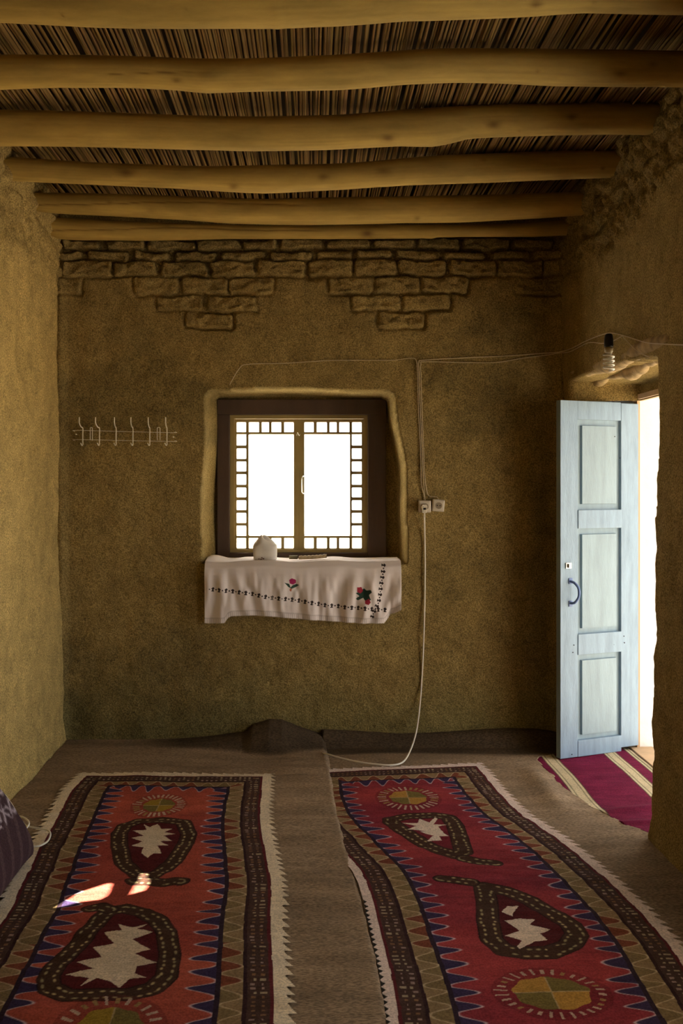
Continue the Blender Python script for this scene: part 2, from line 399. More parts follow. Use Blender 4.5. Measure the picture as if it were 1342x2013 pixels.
# ------------------------------------------------------------------ log beams
def interp(pts, x):
    p = np.array(pts, float); return np.interp(x, p[:, 0], p[:, 1])
def smooth_interp(pts, x):
    p = np.array(pts, float); k = np.linspace(-45, 45, 13)
    return np.mean([np.interp(x+d, p[:, 0], p[:, 1]) for d in k], 0)
beams = [
 (2.56, [(-400, -62), (0, -62), (400, -60), (1342, -75), (1700, -75)], [(-400, 40), (0, 46), (190, 57), (330, 58), (530, 57), (545, 60), (560, 56), (671, 53), (800, 43), (870, 42), (1060, 34), (1150, 27), (1342, 31), (1700, 33)],
  [(370, 18, 2, .5), (1048, 8, 13, 1.2), (1161, 4, 5, .5), (130, 30, 3, 1.0)], [], 'nearest log beam, cut by the top edge of the photo'),
 (3.03, [(-400, 104), (0, 108), (200, 108), (400, 115), (500, 115), (671, 107), (850, 95), (1000, 95), (1342, 100), (1700, 102)], [(-400, 178), (0, 177), (100, 173), (250, 173), (350, 178), (405, 186), (430, 183), (480, 181), (671, 178), (800, 167), (900, 163), (1000, 165), (1100, 170), (1342, 172), (1700, 172)],
  [(350, 158, 8, 1.0), (1210, 145, 12, 1.0), (1270, 128, 7, .6), (410, 148, 22, .5), (1050, 140, 4, .6)], [(200, 400, 146)], 'second log beam from the front, with a drip-shaped knot on its underside'),
 (3.54, [(-400, 210), (0, 215), (200, 220), (400, 228), (520, 229), (671, 226), (800, 215), (950, 205), (1342, 198), (1700, 195)], [(-400, 286), (0, 288), (150, 289), (300, 293), (500, 298), (600, 296), (671, 294), (790, 287), (850, 291), (885, 284), (920, 272), (1050, 268), (1200, 265), (1342, 268), (1700, 270)],
  [(760, 271, 14, 1.2), (965, 245, 14, 1.2), (1115, 230, 12, 1.2), (1018, 258, 3, .4)], [], 'third log beam from the front, with a gnarled swelling right of its middle'),
 (4.03, [(-300, 306), (0, 307), (200, 320), (400, 327), (671, 322), (850, 306), (1000, 300), (1200, 293), (1340, 290), (1500, 290)], [(-300, 352), (0, 355), (100, 360), (250, 367), (350, 371), (450, 378), (520, 381), (600, 377), (671, 373), (800, 365), (1000, 358), (1200, 350), (1340, 345), (1500, 345)],
  [(252, 340, 18, 1.2), (460, 366, 10, 1.0), (635, 348, 10, 1.0), (752, 337, 15, 1.0), (945, 315, 8, .5), (1177, 331, 4, 1)], [], 'fourth log beam from the front, marked with oval dark knots'),
 (4.42, [(-100, 376), (20, 378), (200, 380), (350, 385), (500, 392), (671, 388), (850, 385), (1000, 382), (1200, 375), (1340, 372)], [(-100, 400), (20, 408), (100, 420), (250, 427), (350, 432), (450, 440), (550, 442), (671, 442), (780, 439), (900, 438), (1050, 430), (1200, 420), (1340, 412)],
  [(220, 400, 6, .8), (440, 402, 14, .4), (818, 429, 5, .7), (300, 414, 12, .4)], [(18, 620, 400)], 'fifth log beam from the front, with a long split along its left half'),
 (4.68, [(0, 420), (65, 425), (300, 437), (500, 443), (671, 443), (1000, 440), (1150, 430), (1250, 425)], [(0, 455), (65, 460), (120, 472), (300, 474), (450, 470), (671, 470), (830, 469), (848, 472), (860, 466), (1050, 466), (1180, 460), (1250, 456)],
  [(721, 459, 13, 1.4), (330, 448, 5, .5)], [(65, 640, 451)], 'farthest log beam, close against the brick top of the back wall'),
]
for bi, (Yc, top, bot, knots, cracks, lab) in enumerate(beams):
    s = Yc/F
    x0, x1 = -1.40, 1.40
    n, mm = 420, 56
    xx = np.linspace(x0, x1, n); px = VX+xx/s
    tp = smooth_interp(top, px); bt = smooth_interp(bot, px)*.6+interp(bot, px)*.4
    zt = EYE+(VY-tp)*s; zb = EYE+(VY-bt)*s
    # a cylinder seen from below: silhouette lines graze it; correct the centre by the view angle
    el = np.arctan2((zt+zb)/2-EYE, Yc)
    rad = (zt-zb)/2*np.cos(el); zc = (zt+zb)/2
    zc = zc+0*zc
    th = np.linspace(0, 2*np.pi, mm, endpoint=False)
    T, XX = np.meshgrid(th, xx); R = np.repeat(rad[:, None], mm, 1); ZC = np.repeat(zc[:, None], mm, 1)
    PX = np.repeat(px[:, None], mm, 1)
    R = R*(1+.05*fbm(XX*3+bi*7, np.cos(T)*1.2+3, 300+bi, 3)+.02*fbm(XX*12, np.sin(T)*2, 310+bi, 2))
    nz = np.sin(T)                                   # +up
    y = Yc+R*np.cos(T); z = ZC+R*np.sin(T)
    PY = VY-(z-EYE)*F/y
    front = np.cos(T) < .3
    base = np.array([.48, .32, .082])*(1+.2*fbm(XX*1.5, T*.7+bi*5, 320+bi, 3))[..., None]
    grain = vnoise(XX*3, T*26, 330+bi)-.5
    base = base*(1+.22*grain)[..., None]
    dk = np.zeros_like(R)
    for (kx, ky, kw, st) in knots:
        q = ((PX-kx)/(kw*1.0))**2+((PY-ky)/(kw*.42+1.5))**2
        q = q*(1+.8*fbm(PX/9, PY/6, 340+bi, 2))
        w = np.exp(-q)*front
        dk = np.maximum(dk, w*min(1, st*.75)); R = R*(1+.05*w)
    for (c0, c1, cy) in cracks:
        yy_ = cy+2.5*np.sin(PX*.013)+1.5*fbm(PX/40, PX*0, 350+bi, 3)*3
        w = np.exp(-((PY-yy_)/1.3)**2)*front*sstep(c0-10, c0+30, PX)*sstep(c1+10, c1-60, PX)
        dk = np.maximum(dk, .85*w); R = R*(1-.06*w)
    base = base*(1-.72*dk[..., None]*np.array([.9, 1, 1.05]))
    P = np.stack([XX, Yc+R*np.cos(T), ZC+R*np.sin(T)], -1)
    P = np.concatenate([P, P[:, :1]], 1); base = np.concatenate([base, base[:, :1]], 1)
    o = link('ceiling_beam', grid_mesh('ceiling_beam', P, None, base), M['log'])
    tag(o, lab, 'beam', 'round log beams under the reed ceiling')

# ------------------------------------------------------------------ window
YW = YB+ND
def wq(px, py, Y=YW): return bk(px, py, Y)
win = thing('window_1', 'small two-leaf window bordered with coloured square panes, in the back wall niche', 'window', (-.078, YW, .95), kind='structure')
def wbox(bm, p0, p1, y0, y1, bevel=0):
    a = wq(p0[0], p1[1]); b = wq(p1[0], p0[1]); box(bm, (a[0], y0, a[1]), (b[0], y1, b[1]), bevel)
bm = bmesh.new()
for a, b in (((428, 786), (758, 816)), ((428, 816), (452, 1107)), ((722, 816), (758, 1107)), ((452, 1086), (722, 1107))):
    wbox(bm, a, b, YW-.035, YW+.05, .003)
for a, b in (((444, 812), (452.5, 1090)),):
    pass
under(obj('window_frame', bm, M['darkwood']), win)
bm = bmesh.new()                                     # lighter inner rebate
for a, b in (((452, 816), (722, 823)), ((452, 823), (461, 1080)), ((714.5, 823), (722, 1080)), ((452, 1080), (722, 1086))):
    wbox(bm, a, b, YW-.012, YW+.05, .002)
under(obj('rebate', bm, M['sash']), win)
def cx(v): return 380+v/2.917
def cy(v): return 720+v/2.917
rowsL = [(325, 380), (397, 455), (470, 532), (545, 604), (618, 680), (695, 752), (768, 826), (840, 900), (913, 975), (985, 1043)]
for side in (0, 1):
    if side == 0:
        colx = (247, 302); tops = [(247, 302), (316, 377), (390, 434), (447, 504), (519, 575)]; big = (316, 578, 390, 972)
        ox = (230, 606.3)
    else:
        colx = (909, 965); tops = [(636, 690), (706, 766), (780, 822), (835, 895), (909, 965)]; big = (636, 897, 388, 970)
        ox = (606.3, 982)
    y0, y1 = 303, 1052
    rows = rowsL; tr = (rows[0][0]-6, rows[0][1]-2)
    bm = bmesh.new(); S0, S1 = YW-.004, YW+.026
    def B(x0, ya, x1, yb, d=0): wbox(bm, (cx(x0), cy(ya)), (cx(x1), cy(yb)), S0+d, S1-d, .0015)
    inner_x = big[1] if side == 0 else big[0]
    # stiles and rails
    B(ox[0], y0, tops[0][0], y1); B(tops[-1][1], y0, ox[1], y1)
    xa, xb = tops[0][0], tops[-1][1]
    B(xa, y0, xb, rows[0][0]-5); B(xa, rows[-1][1]+2, xb, y1)
    B(xa, 377.5, xb, 390); B(xa, 973, xb, 985)
    if side == 0: B(colx[1]+1, 389, big[0], 974)
    else: B(big[1], 389, colx[0]-1, 974)
    for i in range(1, len(rows)-2):
        B(colx[0]-1, rows[i][1]-1, colx[1]+1, rows[i+1][0]+1, .002)
    for i in range(len(tops)-1):
        B(tops[i][1]-1, rows[0][0]-5, tops[i+1][0]+1, 379, .002); B(tops[i][1]-1, 984, tops[i+1][0]+1, rows[-1][1]+2, .002)
    # rounded pane corners
    def corners(x0, x1, ya, yb):
        for sx_, ex in ((1, x0), (-1, x1)):
            for sy_, ey in ((1, ya), (-1, yb)):
                k = 5; vs = []
                for (u, v) in ((0, 0), (k, 0), (k*.35, k*.35), (0, k)):
                    q = wq(cx(ex+sx_*u), cy(ey+sy_*v)); vs.append((q[0], q[1]))
                f0 = [bm.verts.new((u, S0+.004, v)) for u, v in vs]; f1 = [bm.verts.new((u, S1-.004, v)) for u, v in vs]
                bm.faces.new(f0); bm.faces.new(f1[::-1])
                for i in range(4): bm.faces.new((f0[i], f1[i], f1[(i+1) % 4], f0[(i+1) % 4]))
    panes = [(t[0], t[1], rows[0][0]-5, 379) for t in tops]+[(t[0], t[1], 984, rows[-1][1]+2) for t in tops]
    panes += [(colx[0], colx[1], rows[i][0], rows[i][1]) for i in range(1, len(rows)-1)]
    for p in panes: corners(*p)
    corners(*big)
    sash = under(obj('sash', bm, M['sash']), win)
    if side == 0: sash['label'] = 'left window leaf'
    else: sash['label'] = 'right window leaf'
    kinds = ['yellow', 'green', 'violet', 'clear', 'yellow', 'green', 'yellow', 'clear']
    for kname in ('clear', 'yellow', 'green', 'violet'):
        bm = bmesh.new(); cnt = 0
        for j, p in enumerate(panes):
            if kinds[(j*3+side*2) % 8] != kname: continue
            wbox(bm, (cx(p[0]-4), cy(p[2]-4)), (cx(p[1]+4), cy(p[3]+4)), YW+.009, YW+.012); cnt += 1
        if kname == 'clear': wbox(bm, (cx(big[0]-4), cy(big[2]-4)), (cx(big[1]+4), cy(big[3]+4)), YW+.009, YW+.012)
        g = obj('glass_pane', bm, GL[kname]); g.parent = sash; g.matrix_parent_inverse = Matrix.Translation(win.location).inverted()
        g['label'] = kname+' glass'
bm = bmesh.new()
a = pt(595, 937, YW-.02); tube(bm, [pt(597, 936, YW-.01), pt(594, 938, YW-.03), pt(593.5, 952, YW-.035), pt(594, 968, YW-.03), pt(597, 970, YW-.01)], .003)
under(obj('pull_handle', bm, M['chrome'], smooth=True), win)
bm = bmesh.new()
tube(bm, [pt(583, 857, YW-.008), pt(585, 850, YW-.02), pt(588, 856, YW-.02), pt(591, 850, YW-.008)], .002)
under(obj('latch_hook', bm, M['chrome'], smooth=True), win)

# ------------------------------------------------------------------ door
dr = thing('door_1', 'narrow pale blue panelled door leaf standing open in the mud doorway', 'door', (1.633, 4.757, 0), kind='structure')
bm = bmesh.new()
FX0, FX1 = 1.622, 1.668
box(bm, (FX0-.012, 3.56, 1.766), (FX1, 4.80, 1.792), .002)
box(bm, (FX0+.013, 4.750, 0), (FX0+.028, 4.80, 1.768), .001)
box(bm, (FX0, 3.56, 0), (FX1, 3.62, 1.768), .004)
under(obj('door_frame', bm, M['framew']), dr)
bm = bmesh.new(); box(bm, (1.60, 3.56, -.02), (1.72, 4.78, .018), .004)
under(obj('threshold', bm, M['framew']), dr)
LW, LH, LT = .474, 1.742, .034
hinge = Vector((1.633, 4.757, 0)); freeend = Vector((1.193, 4.58, 0))
ux = (freeend-hinge).normalized(); nrm = Vector((-ux.y, ux.x, 0))
if nrm.y > 0: nrm = -nrm
LM = Matrix(((ux.x, nrm.x, 0, hinge.x-nrm.x*.017), (ux.y, nrm.y, 0, hinge.y-nrm.y*.017), (0, 0, 1, .012), (0, 0, 0, 1)))
def dU(px):                                          # pixel column on the leaf -> distance from hinge
    k = (px-VX)/F; # point hinge + ux*u with x/y = k
    return (k*hinge.y-hinge.x)/(ux.x-k*ux.y)
def dZ(py, u=.24):
    Y = hinge.y+ux.y*u; return EYE-(py-VY)*Y/F-.012
def lbox(bm, u0, u1, z0, z1, t0, t1, bev=.002):
    box(bm, (min(u0, u1), t0, min(z0, z1)), (max(u0, u1), t1, max(z0, z1)), bev)
uL0, uL1 = LW, dU(1131); uR1 = dU(1216)
bm = bmesh.new()
lbox(bm, uL0, uL1, 0, LH, 0, LT); lbox(bm, uR1, 0.0, .018, LH-.004, 0, LT)
for (ya, yb, ex) in ((788, 826, -.001), (1002, 1038, .004), (1243, 1283, .004), (1449, 1492, .002)):
    z1 = min(dZ(ya), LH); z0 = max(dZ(yb), 0); lbox(bm, uL1, uR1, z0, z1, .002, LT+ex)
leaf = obj('door_leaf', bm, M['blue'])
for (a, b, c, d) in ((826, 1002, 838, 990), (1038, 1243, 1050, 1232), (1283, 1449, 1295, 1439)):
    bm = bmesh.new()
    lbox(bm, uL1, uR1, dZ(b), dZ(a), .006, .016, 0)
    ua, ub = dU(1141), dU(1208); z0, z1 = dZ(d), dZ(c); e = .016
    f = [(uL1-.004, dZ(b)+.003, .016), (uR1+.012, dZ(b)+.003, .016), (uR1+.012, dZ(a)-.003, .016), (uL1-.004, dZ(a)-.003, .016)]
    g = [(ua, z0, .029), (ub, z0, .029), (ub, z1, .029), (ua, z1, .029)]
    g0 = [(ua+.002, z0-.002, .0165), (ub-.002, z0-.002, .0165), (ub-.002, z1+.002, .0165), (ua+.002, z1+.002, .0165)]
    gv = [bm.verts.new((p[0], p[2], p[1])) for p in g]; g0v = [bm.verts.new((p[0], p[2], p[1])) for p in g0]
    bm.faces.new(gv); bm.faces.new(g0v[::-1])
    for i in range(4): bm.faces.new((gv[i], gv[(i+1) % 4], g0v[(i+1) % 4], g0v[i]))
    p = obj('panel', bm, M['blued']); p.parent = leaf
bm = bmesh.new()                                     # pull handle
hu = dU(1116); hz1 = dZ(1137); hz0 = dZ(1184); bow = dU(1122)
tube(bm, [(hu, LT, hz1-.006), (hu-.004, LT+.03, hz1-.012), (bow, LT+.042, (hz0+hz1)/2+.02), (bow, LT+.042, (hz0+hz1)/2-.02), (hu-.004, LT+.03, hz0+.012), (hu, LT, hz0+.006)], .0065, 10)
for zz in (hz1-.004, hz0+.004): box(bm, (hu-.012, LT, zz-.014), (hu+.010, LT+.004, zz+.014), .001)
h = obj('handle', bm, M['steelblue'], smooth=True); h.parent = leaf; h['label'] = 'dark blue metal pull handle'
bm = bmesh.new(); lu = dU(1112); lz = dZ(1109)
box(bm, (lu-.016, LT, lz-.014), (lu+.016, LT+.006, lz+.014), .001); box(bm, (lu-.006, LT+.006, lz-.01), (lu+.006, LT+.016, lz+.01), .001)
h = obj('latch', bm, M['chrome']); h.parent = leaf; h['label'] = 'small metal latch plate'
bm = bmesh.new()
for (px, py) in ((1123, 1263), (1121, 1277), (1119, 1474), (1221, 1253), (1222, 1266), (1201, 1268), (1203, 858), (1213, 900)):
    u = dU(px); z = dZ(py); bmesh.ops.create_icosphere(bm, subdivisions=1, radius=.003, matrix=Matrix.Translation((u, LT+.002, z)))
h = obj('nail_head', bm, M['slot']); h.parent = leaf
leaf.matrix_world = LM
leaf.parent = dr; leaf.matrix_parent_inverse = Matrix.Translation(dr.location).inverted()
dr['label'] = 'narrow pale blue panelled door leaf standing open in the mud doorway'

# rough lintel log and mud infill over the door
bm = bmesh.new()
def onx(px, py, X_): Y_ = X_*F/(px-VX); return Vector((X_, Y_, EYE-(py-VY)*Y_/F))
tube(bm, [(1.45, 4.95, 1.862), (1.42, 4.55, 1.868), (1.43, 4.2, 1.850), (1.41, 3.95, 1.862), (1.40, 3.7, 1.868), (1.40, 3.35, 1.86)],
     lambda t: .028+.008*math.sin(t*19)+.005*math.sin(t*53), 16, 10)
ob = obj('lintel_log', bm, mat('pale_lintel_log', (.40, .28, .13), .8, mottle=.45, mscale=22, bump=1.0, bscale=30), smooth=True)
tag(ob, 'short crooked log bedded in mud above the doorway', 'beam')
bm = bmesh.new()
tube(bm, [(1.325, 4.90, 1.905), (1.315, 4.45, 1.89), (1.32, 4.1, 1.875), (1.315, 3.8, 1.883), (1.31, 3.4, 1.875)], lambda t: .034+.004*math.sin(t*17)+.002*math.sin(t*61), 16, 10)
ob = obj('lintel_log', bm, bpy.data.materials['pale_lintel_log'], smooth=True)
tag(ob, 'rounded log along the room-side edge of the doorway top, behind the spiral bulb', 'beam')

# ------------------------------------------------------------------ felt floor covers
eL = [(0, .20), (2.35, .197), (2.775, .18), (3.18, .155), (3.47, .131), (3.84, .104), (4.306, .093), (4.757, .066), (4.95, .06)]
def felt_h(X, Y, seed):
    return fbm(X*3, Y*3, seed, 3)*.018+fbm(X*1.2, Y*13, seed+3, 3)*.017+fbm(X*20, Y*30, seed+7, 2)*.003
def felt_col(X, Y, seed, up):                        # darker where the edge rides up the wall
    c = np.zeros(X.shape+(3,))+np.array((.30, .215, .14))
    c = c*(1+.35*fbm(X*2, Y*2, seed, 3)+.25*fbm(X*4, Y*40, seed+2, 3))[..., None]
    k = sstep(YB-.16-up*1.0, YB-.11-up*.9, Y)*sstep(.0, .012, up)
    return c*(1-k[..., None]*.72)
def felt_left_up(X, Y):
    px = VX+X*F/YB
    return interp([(60, 0), (120, 0), (230, .0), (350, .010), (430, .028), (480, .045), (497, .085), (530, .112), (555, .108), (585, .075), (610, .055), (650, .02), (700, 0)], px)
def felt_left_z(X, Y):
    z = .022+felt_h(X, Y, 401)*.8
    px = VX+X*F/YB
    up = interp([(60, 0), (120, 0), (230, .0), (350, .010), (430, .028), (480, .045), (497, .085), (530, .112), (555, .108), (585, .075), (610, .055), (650, .02), (700, 0)], px)
    z = z+up*sstep(YB-.17-up*.6, YB-.02, Y)**.8
    return z
xs = np.linspace(0, 1, 240); ysv = np.concatenate([lin(-.3, 2.2, .05), lin(2.21, YB+.01, .012)])
U, Yg = np.meshgrid(xs, ysv, indexing='ij')
XR = interp(eL, Yg)+.006*fbm(Yg*8, Yg*0, 405, 3); XL = wall_left_x(Yg, Yg*0+.03)+.004
Xg = XL+(XR-XL)*U
Zg = felt_left_z(Xg, Yg)
edge = sstep(.03, 0, XR-Xg)                          # rounded thick edge
Zg = Zg-.014*edge**2
P = np.stack([Xg, Yg, Zg], -1)
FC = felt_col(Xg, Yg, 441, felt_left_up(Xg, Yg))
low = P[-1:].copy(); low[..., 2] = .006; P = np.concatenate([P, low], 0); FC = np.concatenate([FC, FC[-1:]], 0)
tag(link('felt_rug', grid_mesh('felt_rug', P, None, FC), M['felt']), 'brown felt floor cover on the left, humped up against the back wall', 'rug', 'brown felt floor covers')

eR = [(-.5, 1.31), (3.3, 1.31), (3.60, 1.30), (3.64, 1.275), (3.684, 1.233), (3.79, 1.20), (3.884, 1.163), (4.009, 1.131), (4.155, 1.10), (4.32, 1.105), (4.566, 1.086), (4.62, 1.11), (4.70, 1.27), (4.9, 1.29)]
xs = np.linspace(0, 1, 240)
U, Yg = np.meshgrid(xs, ysv, indexing='ij')
XR = interp(eR, Yg)+.006*fbm(Yg*8, Yg*0, 415, 3); XL = Yg*0-.10-.35*sstep(4.55, 4.75, Yg)
Xg = XL+(XR-XL)*U
Zg = .010+felt_h(Xg, Yg, 431)*.5
up = interp([(560, .05), (600, .072), (650, .075), (700, .068), (780, .055), (850, .06), (1000, .078), (1060, .07), (1120, .05)], VX+Xg*F/YB)
Zg = Zg+up*sstep(YB-.10, YB-.015, Yg)
Zg = Zg+.02*np.exp(-((Xg-1.02)/.06)**2)*sstep(4.5, 4.3, Yg)*sstep(3.7, 4.0, Yg)
Zg = np.where((Xg > -.1) & (Xg < interp(eL, Yg)-.02), np.minimum(Zg, .008), Zg)
P = np.stack([Xg, Yg, Zg], -1)
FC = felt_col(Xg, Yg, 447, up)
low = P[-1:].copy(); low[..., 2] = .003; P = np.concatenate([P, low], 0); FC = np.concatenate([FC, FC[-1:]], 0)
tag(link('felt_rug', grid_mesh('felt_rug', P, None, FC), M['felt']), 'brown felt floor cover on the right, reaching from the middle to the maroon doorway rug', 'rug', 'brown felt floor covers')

# ------------------------------------------------------------------ patterned rugs
def seg_dist(X, Y, pts, closed=False):
    best = np.full(X.shape, 1e9); S = np.zeros(X.shape); side = np.zeros(X.shape); acc = 0
    P = list(pts)+([pts[0]] if closed else [])
    for (x0, y0), (x1, y1) in zip(P[:-1], P[1:]):
        dx, dy = x1-x0, y1-y0; l2 = dx*dx+dy*dy+1e-12; l = math.sqrt(l2)
        t = np.clip(((X-x0)*dx+(Y-y0)*dy)/l2, 0, 1)
        d = np.hypot(X-x0-t*dx, Y-y0-t*dy); m = d < best
        best = np.where(m, d, best); S = np.where(m, acc+t*l, S)
        side = np.where(m, np.sign((X-x0)*dy-(Y-y0)*dx), side); acc += l
    return best, S, side
def in_poly(X, Y, pts):
    c = np.zeros(X.shape, bool); n = len(pts)
    for i in range(n):
        x0, y0 = pts[i]; x1, y1 = pts[(i+1) % n]
        if abs(y1-y0) < 1e-12: continue
        c ^= ((y0 > Y) != (y1 > Y)) & (X < (x1-x0)*(Y-y0)/(y1-y0)+x0)
    return c
def put(col, mask, c): 
    m = np.clip(mask, 0, 1)[..., None]; col[...] = col*(1-m)+np.array(c)*m
def tri(t): return np.abs((t % 1.0)*2-1)
CREAM = (.78, .66, .49); PINKC = (.74, .60, .54); NAVY = (.045, .03, .075); TAN = (.25, .17, .09); DARK = (.070, .038, .030); OCH = (.40, .22, .05); OLV = (.17, .13, .04); MAR = (.11, .02, .025)
def zper(Y):  # motif length along the rug
    return .078
def make_rug(name, label, XLp, XRp, topY, white, red, red2, botehs, suns, stars, y0, seed, base_z, uniq):
    ys_ = np.concatenate([lin(y0, 2.3, .02), lin(2.3025, topY[1]+.02, .0026)])
    us = np.linspace(0, 1, 400)
    U, Y = np.meshgrid(us, ys_, indexing='ij')
    wob = .008*fbm(Y*5, Y*0, seed, 3)
    XL = smooth1(XLp, Y)+wob; XR = smooth1(XRp, Y)+.008*fbm(Y*5, Y*0+9, seed+1, 3)
    X = XL+(XR-XL)*U
    YT = topY[0]+(topY[1]-topY[0])*U+.01*fbm(X*6, X*0, seed+2, 3)
    dL = X-XL; dR = XR-X; dT = YT-Y
    dS = np.minimum(dL, dR); d = np.minimum(dS, dT)
    s = np.where(dT < dS, X, Y)
    # teeth of the edging
    per = .046+0*s; ph = s/per+.6*fbm(s*9, s*0, seed+3, 2)
    tooth = .026*(ph % 1.0)+.004*fbm(s*60, s*0+3, seed+4, 2)
    tooth = np.where(dT < dS, tooth*.7, tooth)
    if uniq == 'R': tooth = np.where((dL < dR) & (dL < dT), 0, tooth)
    keep = (d > tooth); keep = keep[:-1, :-1] & keep[1:, 1:]
    # broad tone bands across the red field
    ab = vnoise(Y*7+fbm(X*3, Y*3, seed+9, 2)*.8, X*.8, seed+5)
    col = np.array(red)*(1-ab[..., None])+np.array(red2)*ab[..., None]
    col = col*(1+.35*fbm(X*10, Y*45, seed+6, 3))[..., None]
    wl = np.where((dL < dR) & (dL < dT), white[0], white[1])
    dd = d-wl                                      # 0 at inner edge of the white border
    wigg = .006*fbm(s*10, s*0+5, seed+7, 3); dd = dd+wigg
    T = .0022
    # navy teeth into the field
    b3 = (dd > .150)
    zz = .150+.066*(.5+.5*np.sin(2*np.pi*(s/.072+.35*fbm(s*6, s*0+8, seed+8, 2))))**1.15*(1+.5*fbm(s*14, s*0+3, seed+18, 1))
    navyz = (dd > .14) & (dd < zz)
    put(col, navyz*1.0, NAVY)
    slope = np.hypot(1, .066*2/.078)
    slope = np.hypot(1, np.gradient(zz, axis=1)/np.maximum(np.abs(np.gradient(s, axis=1)), 1e-4)) if False else 1.9
    ln = np.exp(-(np.abs(dd-zz)/slope/T)**2)*(dd > .143)
    put(col, ln*.9, (.58, .44, .48))
    # tan band
    tn = (dd > .078) & (dd <= .140); put(col, tn*1.0, np.array(TAN)*1.0)
    z2 = .080+.058*(.5+.5*np.sin(2*np.pi*(s/.074+.4*fbm(s*7, s*0+1, seed+10, 2))))
    alt = (vnoise(s*5, s*0, seed+20) > .45)
    put(col, (tn & (dd > z2) & alt)*.85, (.17, .035, .02))
    put(col, (tn & (dd > z2) & ~alt)*.5, (.15, .11, .045))
    put(col, np.exp(-(np.abs(dd-z2)/1.9/T)**2)*tn*.85, (.55, .42, .27))
    # dark lines
    put(col, ((dd > .138) & (dd < .152))*1.0, (.035, .02, .03)); put(col, ((dd > .068) & (dd < .079))*1.0, (.04, .018, .02))
    # figured band
    fg = (dd > .008) & (dd <= .068); put(col, fg*1.0, DARK)
    k = np.floor(s/.021); hh = _h(k, k*0+seed, 77); f = (s/.021) % 1
    w1 = (np.abs(f-.5) < .21) & (dd > .014+.012*hh) & (dd < .062-.014*(1-hh)) & (np.abs(dd-.038) > .004+.006*hh)
    cc = np.where(hh[..., None] < .35, np.array((.44, .36, .24)), np.where(hh[..., None] < .7, np.array((.25, .14, .07)), np.array((.38, .27, .24))))
    m = (fg & w1)[..., None]*.75; col[...] = col*(1-m)+cc*m
    put(col, ((dd > -.001) & (dd <= .009))*1.0, MAR)
    wt = dd <= -.001
    cw = np.array(PINKC if uniq == 'R' else CREAM)
    put(col, wt*1.0, cw*.95)
    if uniq == 'R':                                  # small black triangles on the left white strip
        tb = wt & (dL < dR) & (dL < dT) & (Y < 3.0) & (d < .014*(1-tri(s/.03)))
        put(col, tb*1.0, (.03, .025, .02))
    field = dd > .15
    # botehs
    for (line, hw, closed, fill) in botehs:
        L = [fl(*p, base_z) for p in line]
        if closed:
            ip = in_poly(X, Y, L) & field; put(col, ip*1.0, fill)
        D, S, sd_ = seg_dist(X, Y, L, closed)
        bnd = (D < hw+.004*fbm(X*30, Y*30, seed+12, 2)) & field; put(col, bnd*1.0, (.060, .030, .020))
        edge_ = (np.abs(D-hw) < .0025) & field; put(col, edge_*.7, (.02, .012, .012))
        for row in (-.5, .5):
            kk = np.floor(S/.026+row*.5); ff = (S/.026+row*.5) % 1; hx = _h(kk, kk*0+int(row*4)+3, seed)
            jr = _h(kk, kk*0+int(row*4)+9, seed); q = ((ff-.5+.35*(jr-.5))*.026/(.0055+.004*hx))**2+((D*sd_-row*hw*(.8+.5*jr))/.0042)**2
            c_ = np.where(hx[..., None] < .5, np.array((.50, .40, .20)), np.array((.38, .33, .17)))
            m = (np.exp(-q**2)*(hx > .06)*bnd)[..., None]*.85; col[...] = col*(1-m)+c_*m
    for poly in stars:
        L = [fl(*p, base_z) for p in poly]
        j = .004
        ip = in_poly(X+j*fbm(X*60, Y*60, seed+14, 2), Y+j*fbm(X*60+9, Y*60, seed+15, 2), L)
        put(col, ip*1.0, (.60, .49, .36) if uniq == 'L' else (.66, .54, .44))
    for (cx_, cy_, rx, ry, rr, n) in suns:
        x0, y0_ = fl(cx_, cy_, base_z)
        a = np.arctan2((Y-y0_)/ry, (X-x0)/rx); q = np.hypot((X-x0)/rx, (Y-y0_)/ry)
        put(col, (q < rr+.05)*.35, (.09, .012, .015))
        aa = a/(2*np.pi)*n; kk = np.floor(aa); f = np.abs((aa % 1)-.5); hx = _h(kk, kk*0, seed+int(cx_))
        ray = (q > 1.13+.1*hx) & (q < rr-.15*hx) & (f*2*np.pi/n*q*rx < .0032+.0028*hx)
        c_ = np.where(hx[..., None] < .75, np.array((.48, .36, .28)), np.array((.30, .2, .08)))
        m = ray[..., None]*.9; col[...] = col*(1-m)+c_*m
        core = q < 1+.04*np.sin(a*9)
        quad = ((X-x0)*(Y-y0_) > 0)
        put(col, (core & quad)*1.0, OLV); put(col, (core & ~quad)*1.0, OCH if uniq == 'R' else (.30, .20, .03))
        cr = core & ((np.abs(X-x0) < .0022) | (np.abs(Y-y0_) < .0022)); put(col, cr*.6, (.45, .33, .2))
    col = col*(1+.25*fbm(X*60, Y*200, seed+16, 2))[..., None]
    zb = (felt_left_z(X, Y)+.006) if uniq == 'L' else (.019+felt_h(X, Y, 431)*.5)
    Zz = zb+fbm(X*6, Y*22, seed+17, 3)*.006
    P = np.stack([X, Y, Zz], -1)
    me = grid_mesh(name, P, keep, col)
    o = link(name, me, M['rug']); tag(o, label, 'rug', 'red patterned felt rugs')
    return o
def smooth1(pts, x):
    p = np.array(pts, float)
    return np.mean([np.interp(x+d, p[:, 0], p[:, 1]) for d in np.linspace(-.12, .12, 9)], 0)
def c3(l): return [(x/2, 1660+y/2) for x, y in l]
def c60(l): return [(60+x/3.728, 1560+y/3.728) for x, y in l]
def c64(l): return [(640+x/3.728, 1490+y/3.728) for x, y in l]
def c5(l): return [(671+x/2, 1660+y/2) for x, y in l]
FILL = (.085, .014, .016)
